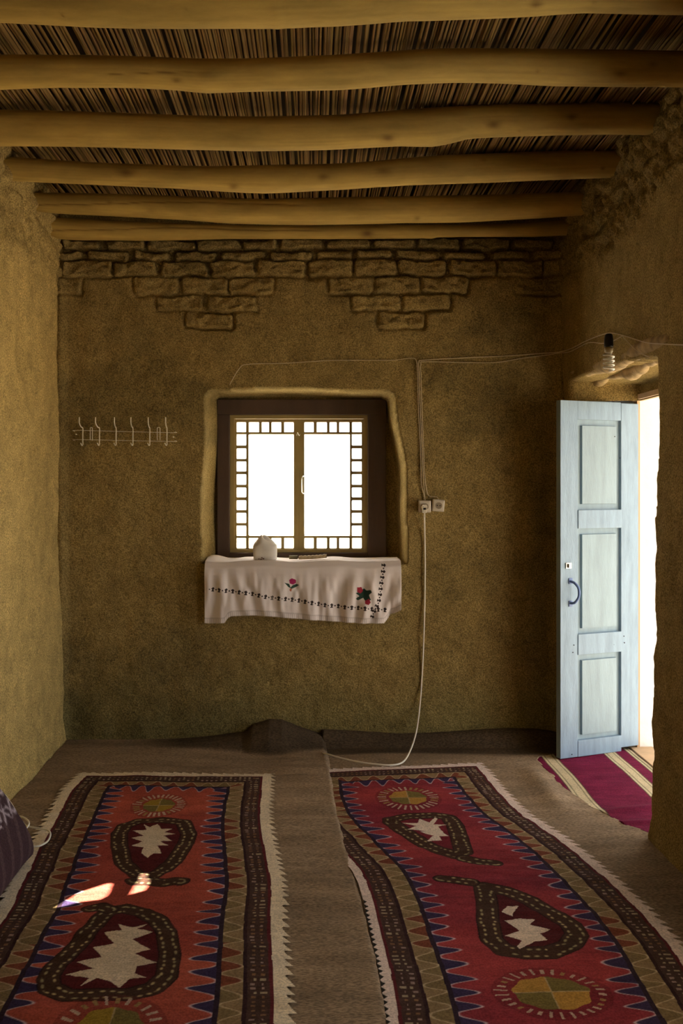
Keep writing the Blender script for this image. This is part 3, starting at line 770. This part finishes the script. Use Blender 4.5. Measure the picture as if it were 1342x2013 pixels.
make_rug('patterned_rug', 'red patterned rug on the left with a sunlit patch and cream toothed edging',
    [(1.4, -.96), (2.35, -.98), (2.9, -1.0), (3.2, -1.03), (3.54, -1.058), (3.73, -1.075), (3.964, -1.093), (4.1625, -1.10), (4.4, -1.07)],
    [(1.4, -.03), (2.35, -.036), (2.485, -.045), (2.643, -.055), (2.904, -.072), (3.10, -.072), (3.33, -.108), (3.756, -.15), (4.233, -.168), (4.5, -.17)],
    (4.33, 4.30), (.062, .062), (.44, .10, .062), (.22, .036, .034),
    [(c60([(690, 235), (790, 200), (960, 195), (1120, 215), (1160, 300), (1120, 400), (1050, 490), (960, 560), (870, 610), (780, 590), (680, 500), (650, 390), (650, 290)]), .030, True, FILL),
     (c60([(760, 640), (870, 640), (980, 650), (1060, 640), (1100, 645)]), .030, False, FILL),
     (c3([(430, 255), (490, 245), (560, 262), (620, 295), (655, 350), (668, 430), (655, 520), (600, 565), (500, 587), (380, 590), (260, 590), (195, 565), (190, 525), (225, 470), (270, 430), (315, 380), (355, 335), (395, 285)]), .030, True, FILL),
     (c3([(355, 247), (400, 240), (430, 250)]), .028, False, FILL)],
    [(312, 1583, .064, .078, 1.75, 30), (212, 2018, .085, .085, 1.65, 26)],
    [c60([(830, 225), (875, 250), (930, 225), (960, 260), (1040, 262), (980, 285), (1060, 300), (975, 310), (1040, 340), (950, 345), (1010, 385), (930, 390), (960, 440), (900, 440), (860, 465), (810, 440), (830, 400), (740, 385), (820, 350), (740, 325), (830, 310), (750, 268), (850, 265)]),
     c3([(465, 310), (520, 325), (580, 310), (540, 335), (600, 350), (520, 370), (590, 410), (530, 425), (615, 465), (540, 480), (530, 510), (575, 525), (510, 530), (470, 560), (430, 540), (380, 530), (310, 560), (350, 530), (260, 515), (370, 490), (300, 460), (400, 440), (365, 400), (450, 385), (410, 350), (480, 345)])],
    1.4, 500, .03, 'L')
make_rug('patterned_rug', 'crimson patterned rug on the right with pinkish toothed edging, tucked under brown felt',
    [(1.4, .165), (2.5, .18), (2.85, .168), (3.18, .145), (3.47, .06), (3.73, -.03), (4.03, -.055), (4.5, -.06)],
    [(1.4, 1.05), (2.35, 1.07), (2.76, 1.085), (2.854, 1.082), (3.02, 1.063), (3.278, 1.02), (3.43, .9975), (3.635, .945), (3.739, .895), (4.0088, .858), (4.269, .845), (4.484, .822), (4.6, .79)],
    (4.37, 4.50), (.034, .058), (.36, .055, .055), (.20, .026, .040),
    [(c64([(480, 450), (600, 425), (800, 415), (900, 430), (950, 500), (985, 600), (1010, 690), (950, 710), (820, 670), (680, 600), (560, 530), (480, 470)]), .034, True, (.16, .02, .03)),
     (c64([(1010, 735), (1130, 760), (1240, 770)]), .028, False, FILL),
     (c5([(560, 165), (650, 180), (740, 215), (820, 262), (900, 310), (925, 350), (900, 395), (820, 425), (720, 425), (640, 415), (590, 370), (575, 300), (572, 230)]), .034, True, FILL),
     (c5([(390, 135), (450, 140), (510, 148)]), .026, False, FILL)],
    [(802, 1568, .078, .085, 1.75, 30), (1084, 1950, .100, .080, 1.52, 30)],
    [c64([(800, 430), (820, 445), (790, 485), (890, 490), (820, 505), (850, 530), (900, 575), (830, 575), (850, 600), (740, 605), (790, 570), (690, 540), (730, 535), (600, 525), (660, 500), (560, 475), (670, 475), (690, 445), (760, 470)]),
     c5([(650, 240), (695, 235), (670, 275), (630, 262)]), c5([(640, 295), (700, 285), (760, 290), (740, 310), (820, 330), (780, 345), (810, 375), (760, 380), (700, 410), (690, 400), (710, 375), (640, 355), (700, 335)])],
    1.4, 700, .02, 'R')

# maroon striped rug in the doorway
xs = lin(1.045, 1.60, .003); ys_ = lin(3.50, 4.745, .006)
X, Y = np.meshgrid(xs, ys_, indexing='ij')
col = np.zeros(X.shape+(3,))+np.array((.165, .015, .048)); col = col*(1+.5*fbm(X*14, Y*70, 803, 3))[..., None]
xw = X+.012*fbm(X*2, Y*3, 805, 2)
for (a, b) in ((1.125, 1.188), (1.443, 1.502), (1.568, 1.593)):
    put(col, sstep(a-.003, a, xw)*sstep(b+.003, b, xw), (.60, .50, .32))
    for e in (a-.004, b+.004, a+.012, b-.012):
        put(col, np.exp(-((xw-e)/.0026)**2)*.8, (.07, .08, .04))
Zz = .010+.010*fbm(X*3, Y*5, 807, 3)+.014*np.exp(-((Y-3.86-.25*(X-1.3))/.035)**2)*sstep(1.1, 1.3, X)+.008*np.exp(-((Y-3.72-.1*(X-1.3))/.02)**2)*sstep(1.1, 1.25, X)
Zz = np.where(X < interp(eR, Y)-.01, .004, Zz)
tag(link('striped_rug', grid_mesh('striped_rug', np.stack([X, Y, Zz], -1), None, col), M['rug']), 'maroon rug with cream stripes lying in the doorway below the blue door', 'rug')

# ------------------------------------------------------------------ cloth on the sill
n, mC = 520, 230
u = np.linspace(0, 1, n)
px = 402+(788-402)*u
def o6(l): return [(380+x/2.684, 1050+y/2.684) for x, y in l]
botp = o6([(60, 468), (80, 470), (165, 465), (182, 440), (200, 430), (300, 426), (400, 430), (560, 445), (700, 456), (900, 468), (1005, 466), (1025, 445), (1040, 420), (1065, 412), (1085, 400), (1095, 395)])
YF = 4.80; sY = YF/F
Xc = (px-VX)*sY; zbot = EYE-(np.interp(px, [p[0] for p in botp], [p[1] for p in botp])-VY)*sY
ztop = .950+.004*np.sin(Xc*17)
nt = 60
P = np.zeros((n, mC, 3)); 
for i in range(n):
    prof_y = []; 
tt = np.linspace(0, 1, mC)
top_part = nt/mC
Xg = np.repeat(Xc[:, None], mC, 1); Tg = np.repeat(tt[None, :], n, 0)
a = np.clip(Tg/top_part, 0, 1); b = np.clip((Tg-top_part)/(1-top_part), 0, 1)
ridge = fbm(Xg*13, b*1.2+3, 901, 3); fold = np.sin(Xg*62+3*fbm(Xg*3, b*.8, 905, 2)*6)*.5
Yc_ = 5.06-(5.06-4.822)*a
Yh = 4.822-.017*np.sin(np.clip(b*8, 0, math.pi/2))+(.050*ridge+.012*fold)*sstep(0, .5, b)-.014*sstep(0, .1, b)
Zc_ = ztop[:, None]+.006*fbm(Xg*14, a*5, 907, 2)+.015*np.exp(-((Xg+.52)/.05)**2)*sstep(1, .5, a)
Zh = ztop[:, None]-.012*(1-np.cos(np.clip(b*10, 0, math.pi/2)))-(ztop-zbot-.012)[:, None]*b
frg = .0035*(np.sin(Xc*2*math.pi/.0075) > 0); Zh = Zh-frg[:, None]*sstep(.985, 1, b)
Yg = np.where(Tg <= top_part, Yc_, Yh); Zg = np.where(Tg <= top_part, Zc_, Zh)
skew = .02*sstep(0, 1, b)*sstep(.35, .45, Xg)         # right end swings in a little
P = np.stack([Xg-skew*0, Yg, Zg], -1)
col = np.zeros((n, mC, 3))+np.array((.82, .73, .70))
PX = VX+Xg/sY; PY = VY-(Zg-EYE)/sY
hang = (b > .02)
ln = o6([(85, 290), (200, 300), (300, 312), (400, 333), (500, 342), (600, 357), (700, 375), (800, 384), (900, 390), (1020, 400)])
vl = o6([(1005, 150), (1000, 200), (990, 260), (983, 320), (975, 360), (955, 400), (938, 445)])
for L, per, seed in ((ln, 13.1, 1), (vl, 11.5, 2)):
    D, S, sd_ = seg_dist(PX, PY, L); D = D*sd_
    f = ((S/per) % 1-.5)*per
    mot = ((np.abs(f) < 1.5) & (np.abs(D) < 4.3)) | ((np.abs(f) < 2.9) & (np.abs(D-1.6) < 1.3)) | ((np.abs(f) < 2.6) & (np.abs(D+3.2) < .9))
    dots = (np.abs(np.abs(f)-per/2) < 1.3) & (np.abs(D) < 1.3)
    put(col, ((mot | dots) & hang)*1.0, (.035, .022, .02))
def poly(c, pts): put(col, (in_poly(PX, PY, o6(pts)) & hang)*1.0, c)
PK = (.42, .03, .12); GRN = (.035, .07, .05); RD = (.35, .03, .05)
poly(GRN, [(480, 255), (505, 262), (512, 280), (525, 268), (545, 262), (558, 268), (540, 280), (518, 288), (500, 278)])
poly(PK, [(505, 240), (520, 232), (540, 240), (542, 256), (525, 266), (508, 260)])
poly((.5, .15, .08), [(508, 286), (520, 286), (516, 303), (508, 300)])
poly(GRN, [(855, 310), (880, 300), (900, 285), (912, 296), (935, 292), (940, 305), (925, 320), (935, 345), (905, 350), (895, 335), (868, 348), (855, 340), (875, 325)])
poly(RD, [(862, 280), (885, 278), (895, 298), (880, 312), (862, 303)]); poly(RD, [(905, 350), (925, 338), (934, 358), (922, 372), (905, 365)])
hemn = np.exp(-((PY-np.interp(PX, [p[0] for p in botp], [p[1] for p in botp])+9)/1.3)**2)*hang
put(col, hemn*.5, (.36, .29, .27))
hs = ((np.floor(PX/1.9) % 2) == 0) & (PY > np.interp(PX, [p[0] for p in botp], [p[1] for p in botp])-8) & hang
put(col, hs*.35, (.30, .24, .22))
for xx_ in (415, 470): put(col, np.exp(-((PX-(380+xx_/2.684))/.8)**2)*hang*.35, (.8, .75, .7))
me = grid_mesh('sill_cloth', P, None, col); o = link('sill_cloth', me, M['cloth'])
sm = o.modifiers.new('thick', 'SOLIDIFY'); sm.thickness = .0015
tag(o, 'white embroidered cloth draped over the window sill', 'cloth')

# white bag of tissue
bm = bmesh.new()
c = pt(521, 1113, 4.885); BZ = .953; rings = []; nn = 40
for k, (sc_, z) in enumerate(((.90, 0), (1.0, .005), (1.02, .03), (1.02, .055), (1.01, .070), (.98, .078), (.91, .086), (.80, .093), (.66, .099), (.54, .104), (.42, .110), (.28, .116), (.06, .119))):
    ring = []
    for i in range(nn):
        a = 2*math.pi*i/nn; p = 5 if z < .08 else 2.4
        r = 1/((abs(math.cos(a))**p+abs(math.sin(a))**p)**(1/p))
        w = 1+.08*math.sin(a*5+k*.7)*(.1+z*7)+.015*math.sin(a*13+k)
        ring.append(bm.verts.new((c.x+.059*sc_*r*w*math.cos(a)-max(0, z-.08)*.35, c.y+.036*sc_*r*w*math.sin(a), BZ+z+(.007*math.sin(a*3+1)*max(0, z-.07)*30))))
    rings.append(ring)
for i in range(len(rings)-1):
    for k in range(nn): bm.faces.new((rings[i][k], rings[i][(k+1) % nn], rings[i+1][(k+1) % nn], rings[i+1][k]))
bm.faces.new(rings[0][::-1]); bm.faces.new(rings[-1])
o = thing('paper_bag', 'small white tied bag standing on the sill cloth', 'bag', (c.x, c.y, BZ))
under(obj('bag_body', bm, M['bag'], smooth=True), o)
bm = bmesh.new()
q = wq(513, 1100, 4.845)
for (dx, dz, r) in ((0, 0, .006), (.012, .004, .005), (-.011, .003, .004), (.004, .010, .004)):
    bmesh.ops.create_icosphere(bm, subdivisions=2, radius=r, matrix=Matrix.Translation((q[0]+dx, 4.847, q[1]+dz)) @ Matrix.Diagonal((1, .25, .8, 1)))
e = under(obj('printed_mark', bm, mat('faded_brown_print', (.20, .12, .09), .8), smooth=True), o); e['label'] = 'faded brown printed mark'
# strip and block on the sill
bm = bmesh.new(); rr = []
for i in range(45):
    t = i/44; p = pt(587+55*t, 1104-3*t, 4.92); z = .953+.001+.008*t*t
    hgt = .017+.0022*(1 if (i//3) % 2 else 0); dd_ = .012+.001*(i//3 % 2)
    rr.append([bm.verts.new((p.x, 4.90+dy*dd_+.012*t, z+dz*hgt)) for dy, dz in ((-1, 0), (-1, .8), (-.7, 1), (.7, 1), (1, .8), (1, 0))])
for i in range(44):
    for k in range(6): bm.faces.new((rr[i][k], rr[i][(k+1) % 6], rr[i+1][(k+1) % 6], rr[i+1][k]))
bm.faces.new(rr[0]); bm.faces.new(rr[-1][::-1])
tag(obj('ribbed_strip', bm, M['tan']), 'tan ribbed strip with an upturned end on the window sill', 'strip')
bm = bmesh.new(); p = pt(568, 1108, 4.92); p2 = pt(585, 1101, 4.92); box(bm, (p.x, 4.905, .954), (p2.x, 4.935, .972), .002)
tag(obj('wood_block', bm, M['olive']), 'small olive brown block beside the ribbed strip on the sill', 'block')

# ------------------------------------------------------------------ coat rack
def ws(px, py, off=.0):                              # point lying on the face of the back wall
    x, z = bk(px, py); y = float(wall_back_y(np.array([x]), np.array([z]))[0])-off
    return pt(px, py, y)
def cr(x, y): return (130+x/5.835, 800+y/5.835)
M['rackm'] = mat('bright_plated_wire', (.85, .80, .66), .3, spec=.8)
rack = thing('coat_rack', 'chrome wire coat rack with six double hooks on the back wall', 'coat rack', tuple(ws(246, 856, .02)))
YR = float(ws(246, 856).y)-.022
def rp(x, y, dy=0): p = cr(x, y); return pt(p[0], p[1], YR-dy)
for (x0, y0, x1, y1) in ((120, 268, 1225, 296), (120, 374, 1225, 396)):
    bm = bmesh.new(); tube(bm, [rp(x0-20, y0+10, -.012), rp(x0, y0, 0), rp((x0+x1)/2, (y0+y1)/2, 0), rp(x1, y1, 0), rp(x1+20, y1-10, -.012)], .0014, 8, 3)
    under(obj('rail', bm, M['rackm'], smooth=True), rack)
hk = [(190, 150), (381, 337), (572, 553), (765, 742), (958, 940), (1155, 1140)]
for (xb, xt) in hk:
    bm = bmesh.new()
    tube(bm, [rp(xt, 118, .072), rp(xt, 182, .070), rp((xt+xb)/2, 228, .045), rp(xb, 245, .006), rp(xb, 320, .004), rp(xb, 400, .004), rp(xb, 432, .010), rp(xb-10, 440, .03), rp(xb-24, 415, .048)], .0028, 8, 5)
    h = under(obj('hook', bm, M['rackm'], smooth=True), rack)
    bm = bmesh.new()
    a, b = rp(xt-17, 117, .073), rp(xt+17, 117, .073); tube(bm, [a, b], .0032, 8, 0)
    k = obj('hook_cap', bm, M['rackm'], smooth=True); k.parent = h; k.matrix_parent_inverse = Matrix.Translation(rack.location).inverted()
    bm = bmesh.new()
    bmesh.ops.create_icosphere(bm, subdivisions=2, radius=.0038, matrix=Matrix.Translation(rp(xb-24, 410, .048)))
    k = obj('hook_tip', bm, M['rackm'], smooth=True); k.parent = h; k.matrix_parent_inverse = Matrix.Translation(rack.location).inverted()
for x0, x1 in ((276, 300), (1044, 1076)):
    bm = bmesh.new(); tube(bm, [rp(x0, 380, -.002), rp(x0, 260, 0), rp(x0+3, 238, .0), rp(x1-3, 238, .0), rp(x1, 260, 0), rp(x1, 385, -.002)], .0018, 8, 4)
    under(obj('mounting_loop', bm, M['rackm'], smooth=True), rack)
for x0, y0 in ((118, 315), (1232, 345)):
    bm = bmesh.new(); p = rp(x0, y0, -.01); tube(bm, [p, p+Vector((0, -.012, 0))], .0035, 8, 0)
    under(obj('screw', bm, M['rackm'], smooth=True), rack)

# ------------------------------------------------------------------ sockets, wires, cords
def socket(px, py, rot, label, name='wall_socket'):
    p = ws(px, py, 0); o = thing(name, label, 'socket', tuple(p), 'ivory wall sockets')
    w = .0305
    bm = bmesh.new(); box(bm, (-w, -.034, -w), (w, .012, w), .004); bx_ = obj('socket_box', bm, M['plastic']); bx_.parent = o
    bm = bmesh.new(); box(bm, (-w*.86, -.037, -w*.86), (w*.86, -.0335, w*.86), .0012); f = obj('faceplate', bm, M['plastic']); f.parent = o
    bm = bmesh.new()
    ring = []
    for i in range(28):
        a = 2*math.pi*i/28; ring.append((math.cos(a)*.019, -.0385, math.sin(a)*.019))
    tube(bm, ring+[ring[0]], .0014, 6, 0, False); g = obj('socket_rim', bm, M['plastic']); g.parent = f
    bm = bmesh.new()
    lathe(bm, [(.0165, 0), (.0165, .001)], n=24); bmesh.ops.rotate(bm, verts=bm.verts, cent=(0, 0, 0), matrix=Matrix.Rotation(math.pi/2, 3, 'X')); bmesh.ops.translate(bm, verts=bm.verts, vec=(0, -.0372, 0))
    g = obj('socket_well', bm, mat('socket_well', (.30, .24, .17), .5)); g.parent = f
    for sx_ in (-.007, .007):
        bm = bmesh.new(); bmesh.ops.create_icosphere(bm, subdivisions=2, radius=.0032, matrix=Matrix.Translation((sx_, -.0385, 0))); g = obj('contact_hole', bm, M['slot']); g.parent = f
    o.rotation_euler = (0, rot, 0); return o
s1 = socket(833.5, 995.5, 0, 'left wall socket, with the white plug in it')
s2 = socket(860, 993.5, math.radians(5), 'right wall socket, slightly tilted and empty')
def wire(name, pts, r, label, group=None, m='wire', cat='wire', n=6):
    bm = bmesh.new(); tube(bm, pts, r, n, 5); return tag(obj(name, bm, M[m], smooth=True), label, cat, group)
def wsl(l, off=.009): return [ws(x, y, off) for x, y in l]
wire('wall_wire', wsl([(443, 774), (452, 755), (470, 725), (487, 716), (560, 714), (640, 709), (700, 708), (771, 708), (808, 704), (818, 709), (820, 730), (822, 800), (826, 880), (827, 930), (828, 954), (833, 972), (835, 985)]), .0017, 'thin wire from the peg over the window niche across to the sockets')
def rw(px, py, off=.01):                             # point on the right wall's face
    Xw = 1.27
    for _ in range(4):
        Y_ = Xw*F/(px-VX); z_ = EYE-(py-VY)*Y_/F; Xw = float(wall_right_x(np.array([Y_]), np.array([max(z_, 1.95)]))[0])-off
    Y_ = Xw*F/(px-VX); return Vector((Xw, Y_, EYE-(py-VY)*Y_/F))
wire('wall_wire', wsl([(835, 984), (833, 960), (831, 930), (829, 880), (825, 790), (823, 730), (823, 712), (832, 708), (901, 704), (1006, 699), (1058, 695), (1098, 692)])+[rw(1125, 684), rw(1152, 670), rw(1194, 655), rw(1226, 660), rw(1268, 673, .03), rw(1300, 676, .02), rw(1342, 678), rw(1420, 678), rw(1600, 670)], .0020,
     'upper of the two wires running right from the sockets over the doorway')
wire('wall_wire', wsl([(862, 983), (858, 977), (843, 975), (838, 962), (834, 930), (832, 880), (829, 800), (827, 740), (827, 716), (836, 711), (928, 713), (980, 712), (1027, 704), (1074, 698), (1098, 694)])+[rw(1121, 691), rw(1155, 674), rw(1184, 675, .03), rw(1205, 670, .03), rw(1223, 660)], .0020,
     'lower sagging wire from the right socket to the spiral bulb')
wire('hanging_string', [rw(1223, 661), rw(1247, 686, .03), rw(1262, 696, .03), rw(1276, 702, .02)], .0014, 'short string tied from the wires to the doorway log', cat='string')
# peg at the niche corner
bm = bmesh.new(); p = ws(444, 772, .0); tube(bm, [ws(437, 779, -.02), ws(441, 775, .005), ws(447, 768, .022)], .0055, 8, 2)
tag(obj('wooden_peg', bm, mat('pale_peg', (.50, .38, .14), .7), smooth=True), 'small wooden peg at the upper left corner of the window niche', 'peg')

cord = thing('extension_cord', 'white power cord hanging from the left socket down to the floor', 'cord', tuple(ws(834, 1000)))
bm = bmesh.new(); pc = ws(834, 997, .045)
tube(bm, [pc+Vector((0, .012, .0)), pc+Vector((0, -.012, 0))], lambda t: .017-.003*t, 18, 0)
box(bm, (pc.x-.010, pc.y-.012, pc.z-.030), (pc.x+.010, pc.y+.008, pc.z), .003)
tube(bm, [pc+Vector((0, 0, -.028)), pc+Vector((0, .005, -.052))], .0045, 10, 0)
under(obj('plug', bm, M['plastic'], smooth=False), cord)
bm = bmesh.new()
pts = [pc+Vector((0, .004, -.045))]+[ws(x, y, .012) for x, y in ((834.5, 1060), (835, 1120), (834, 1200), (831, 1290), (827, 1360))]
for (x, y, Y_) in ((822, 1412, 4.79), (815, 1450, 4.69), (803, 1482, 4.57)): pts.append(pt(x, y, Y_))
for (x, y) in ((790, 1499), (768, 1504), (735, 1502), (700, 1497), (665, 1489), (645, 1483), (630, 1480)):
    hh = .035 if x > 640 else .012; X_, Y_ = fl(x, y, hh); pts.append(Vector((X_, Y_, hh)))
tube(bm, pts, .0042, 8, 8)
under(obj('cord_line', bm, M['cable'], smooth=True), cord)

# spiral bulb
LBx, LBy = 1.205, 3.83
zt = EYE+(VY-656)*LBy/F; zb_ = EYE+(VY-731)*LBy/F
LBx = (1196-VX)*LBy/F
bulb = thing('hanging_bulb', 'spiral energy-saving bulb in a black holder hanging by the doorway', 'lamp', (LBx, LBy, zt))
bm = bmesh.new(); lathe(bm, [(.010, 0), (.0155, -.006), (.018, -.025), (.0185, -.05), (.016, -.056)], n=20)
hd = obj('bulb_holder', bm, M['black'], smooth=True); hd.parent = bulb
bm = bmesh.new(); lathe(bm, [(.0165, -.055), (.0175, -.062), (.0165, -.074), (.012, -.078)], n=20)
g = obj('bulb_base', bm, mat('ivory_base', (.45, .38, .25), .4), smooth=True); g.parent = bulb
bm = bmesh.new(); Hh = (zt-zb_)-.078; sp = []
for i in range(120):
    t = i/119; a = t*2*math.pi*4.2; r = .0195*min(1, .5+t*8)
    sp.append((r*math.cos(a), r*math.sin(a), -.078-t*(Hh-.006)))
tube(bm, sp, .0046, 8, 0)
g = obj('spiral_tube', bm, M['bulbg'], smooth=True); g.parent = bulb
bm = bmesh.new(); k = rw(1194, 655); kl = k-Vector((LBx, LBy, zt)); tube(bm, [(0, 0, -.002), (kl.x*.5, kl.y*.4, .006), tuple(kl)], .0018, 6, 4)
g = obj('bulb_wire', bm, M['wire'], smooth=True); g.parent = bulb

# ------------------------------------------------------------------ cushion by the left wall and its loose cord
n, mC = 260, 160
a = np.linspace(0, 1, n); b = np.linspace(0, 2*np.pi, mC+1)
A, Bt = np.meshgrid(a, b, indexing='ij')
yy = 3.36-A*1.15
endr = np.clip(np.minimum(A, 1-A)/.06, 0, 1)**.45
hw, hh_ = .105*endr, .15*(.45+.55*endr)
cs, sn = np.cos(Bt), np.sin(Bt); p_ = 3.2
rr = 1/((np.abs(cs)**p_+np.abs(sn)**p_)**(1/p_))
lx = rr*cs*hw; lz = rr*sn*hh_
tl = math.radians(-14)
Xq = -1.135+lx-lz*.62+.012*fbm(A*6, np.cos(Bt)*2, 951, 3)
Zq = .175+lz+lx*.2+.012*fbm(A*6+3, np.sin(Bt)*2, 953, 3)
Zq = np.maximum(Zq, .036)
Xq = np.maximum(Xq, -1.288)
col = np.zeros(A.shape+(3,))+np.array((.055, .030, .034))
stripe = (np.sin((A*1.15*70+Bt*9)) > .6); put(col, stripe*.5, (.11, .07, .07))
w = np.zeros(A.shape)
for k in range(-1, 3):
    zc_ = 0.15+.55*k*.5
    ph = (A*1.15/.055); ctr = .20+.42*k+.12*np.sin(ph*2*np.pi*.5)
    w = np.maximum(w, np.exp(-((Bt-ctr)/.045)**2)); ctr2 = .20+.42*k-.12*np.sin(ph*2*np.pi*.5+.6)
    w = np.maximum(w, np.exp(-((Bt-ctr2)/.045)**2))
gate = (vnoise(A*1.15*55, Bt*12, 961) > .35)
put(col, w*gate*(Bt < 1.5)*.85, (.50, .42, .46))
me = grid_mesh('floor_cushion', np.stack([Xq, yy, Zq], -1)[::-1], None, col[::-1])
tag(link('floor_cushion', me, M['cushion']), 'dark woven cushion with white embroidery leaning on the left wall', 'cushion')

def fp(px, py, h=.045): X_, Y_ = fl(px, py, h); return Vector((X_, Y_, h))
loose = thing('loose_cable', 'white cable curling on the floor beside the dark cushion', 'cable', tuple(fp(60, 1640)))
bm = bmesh.new()
tube(bm, [fp(8, 1560, .055), fp(22, 1580, .06), fp(37, 1606), fp(50, 1622), fp(62, 1626), fp(80, 1629), fp(94, 1632), fp(99, 1640), fp(94, 1653), fp(82, 1661), fp(70, 1664), fp(52, 1663)], .0036, 8, 6)
under(obj('cable_line', bm, M['cable'], smooth=True), loose)
bm = bmesh.new()
tube(bm, [fp(27, 1606, .05), fp(38, 1605, .055), fp(50, 1609, .055), fp(57, 1618, .05), fp(52, 1628, .05), fp(41, 1637, .045)], .0036, 8, 6)
under(obj('cable_end', bm, M['cable'], smooth=True), loose)
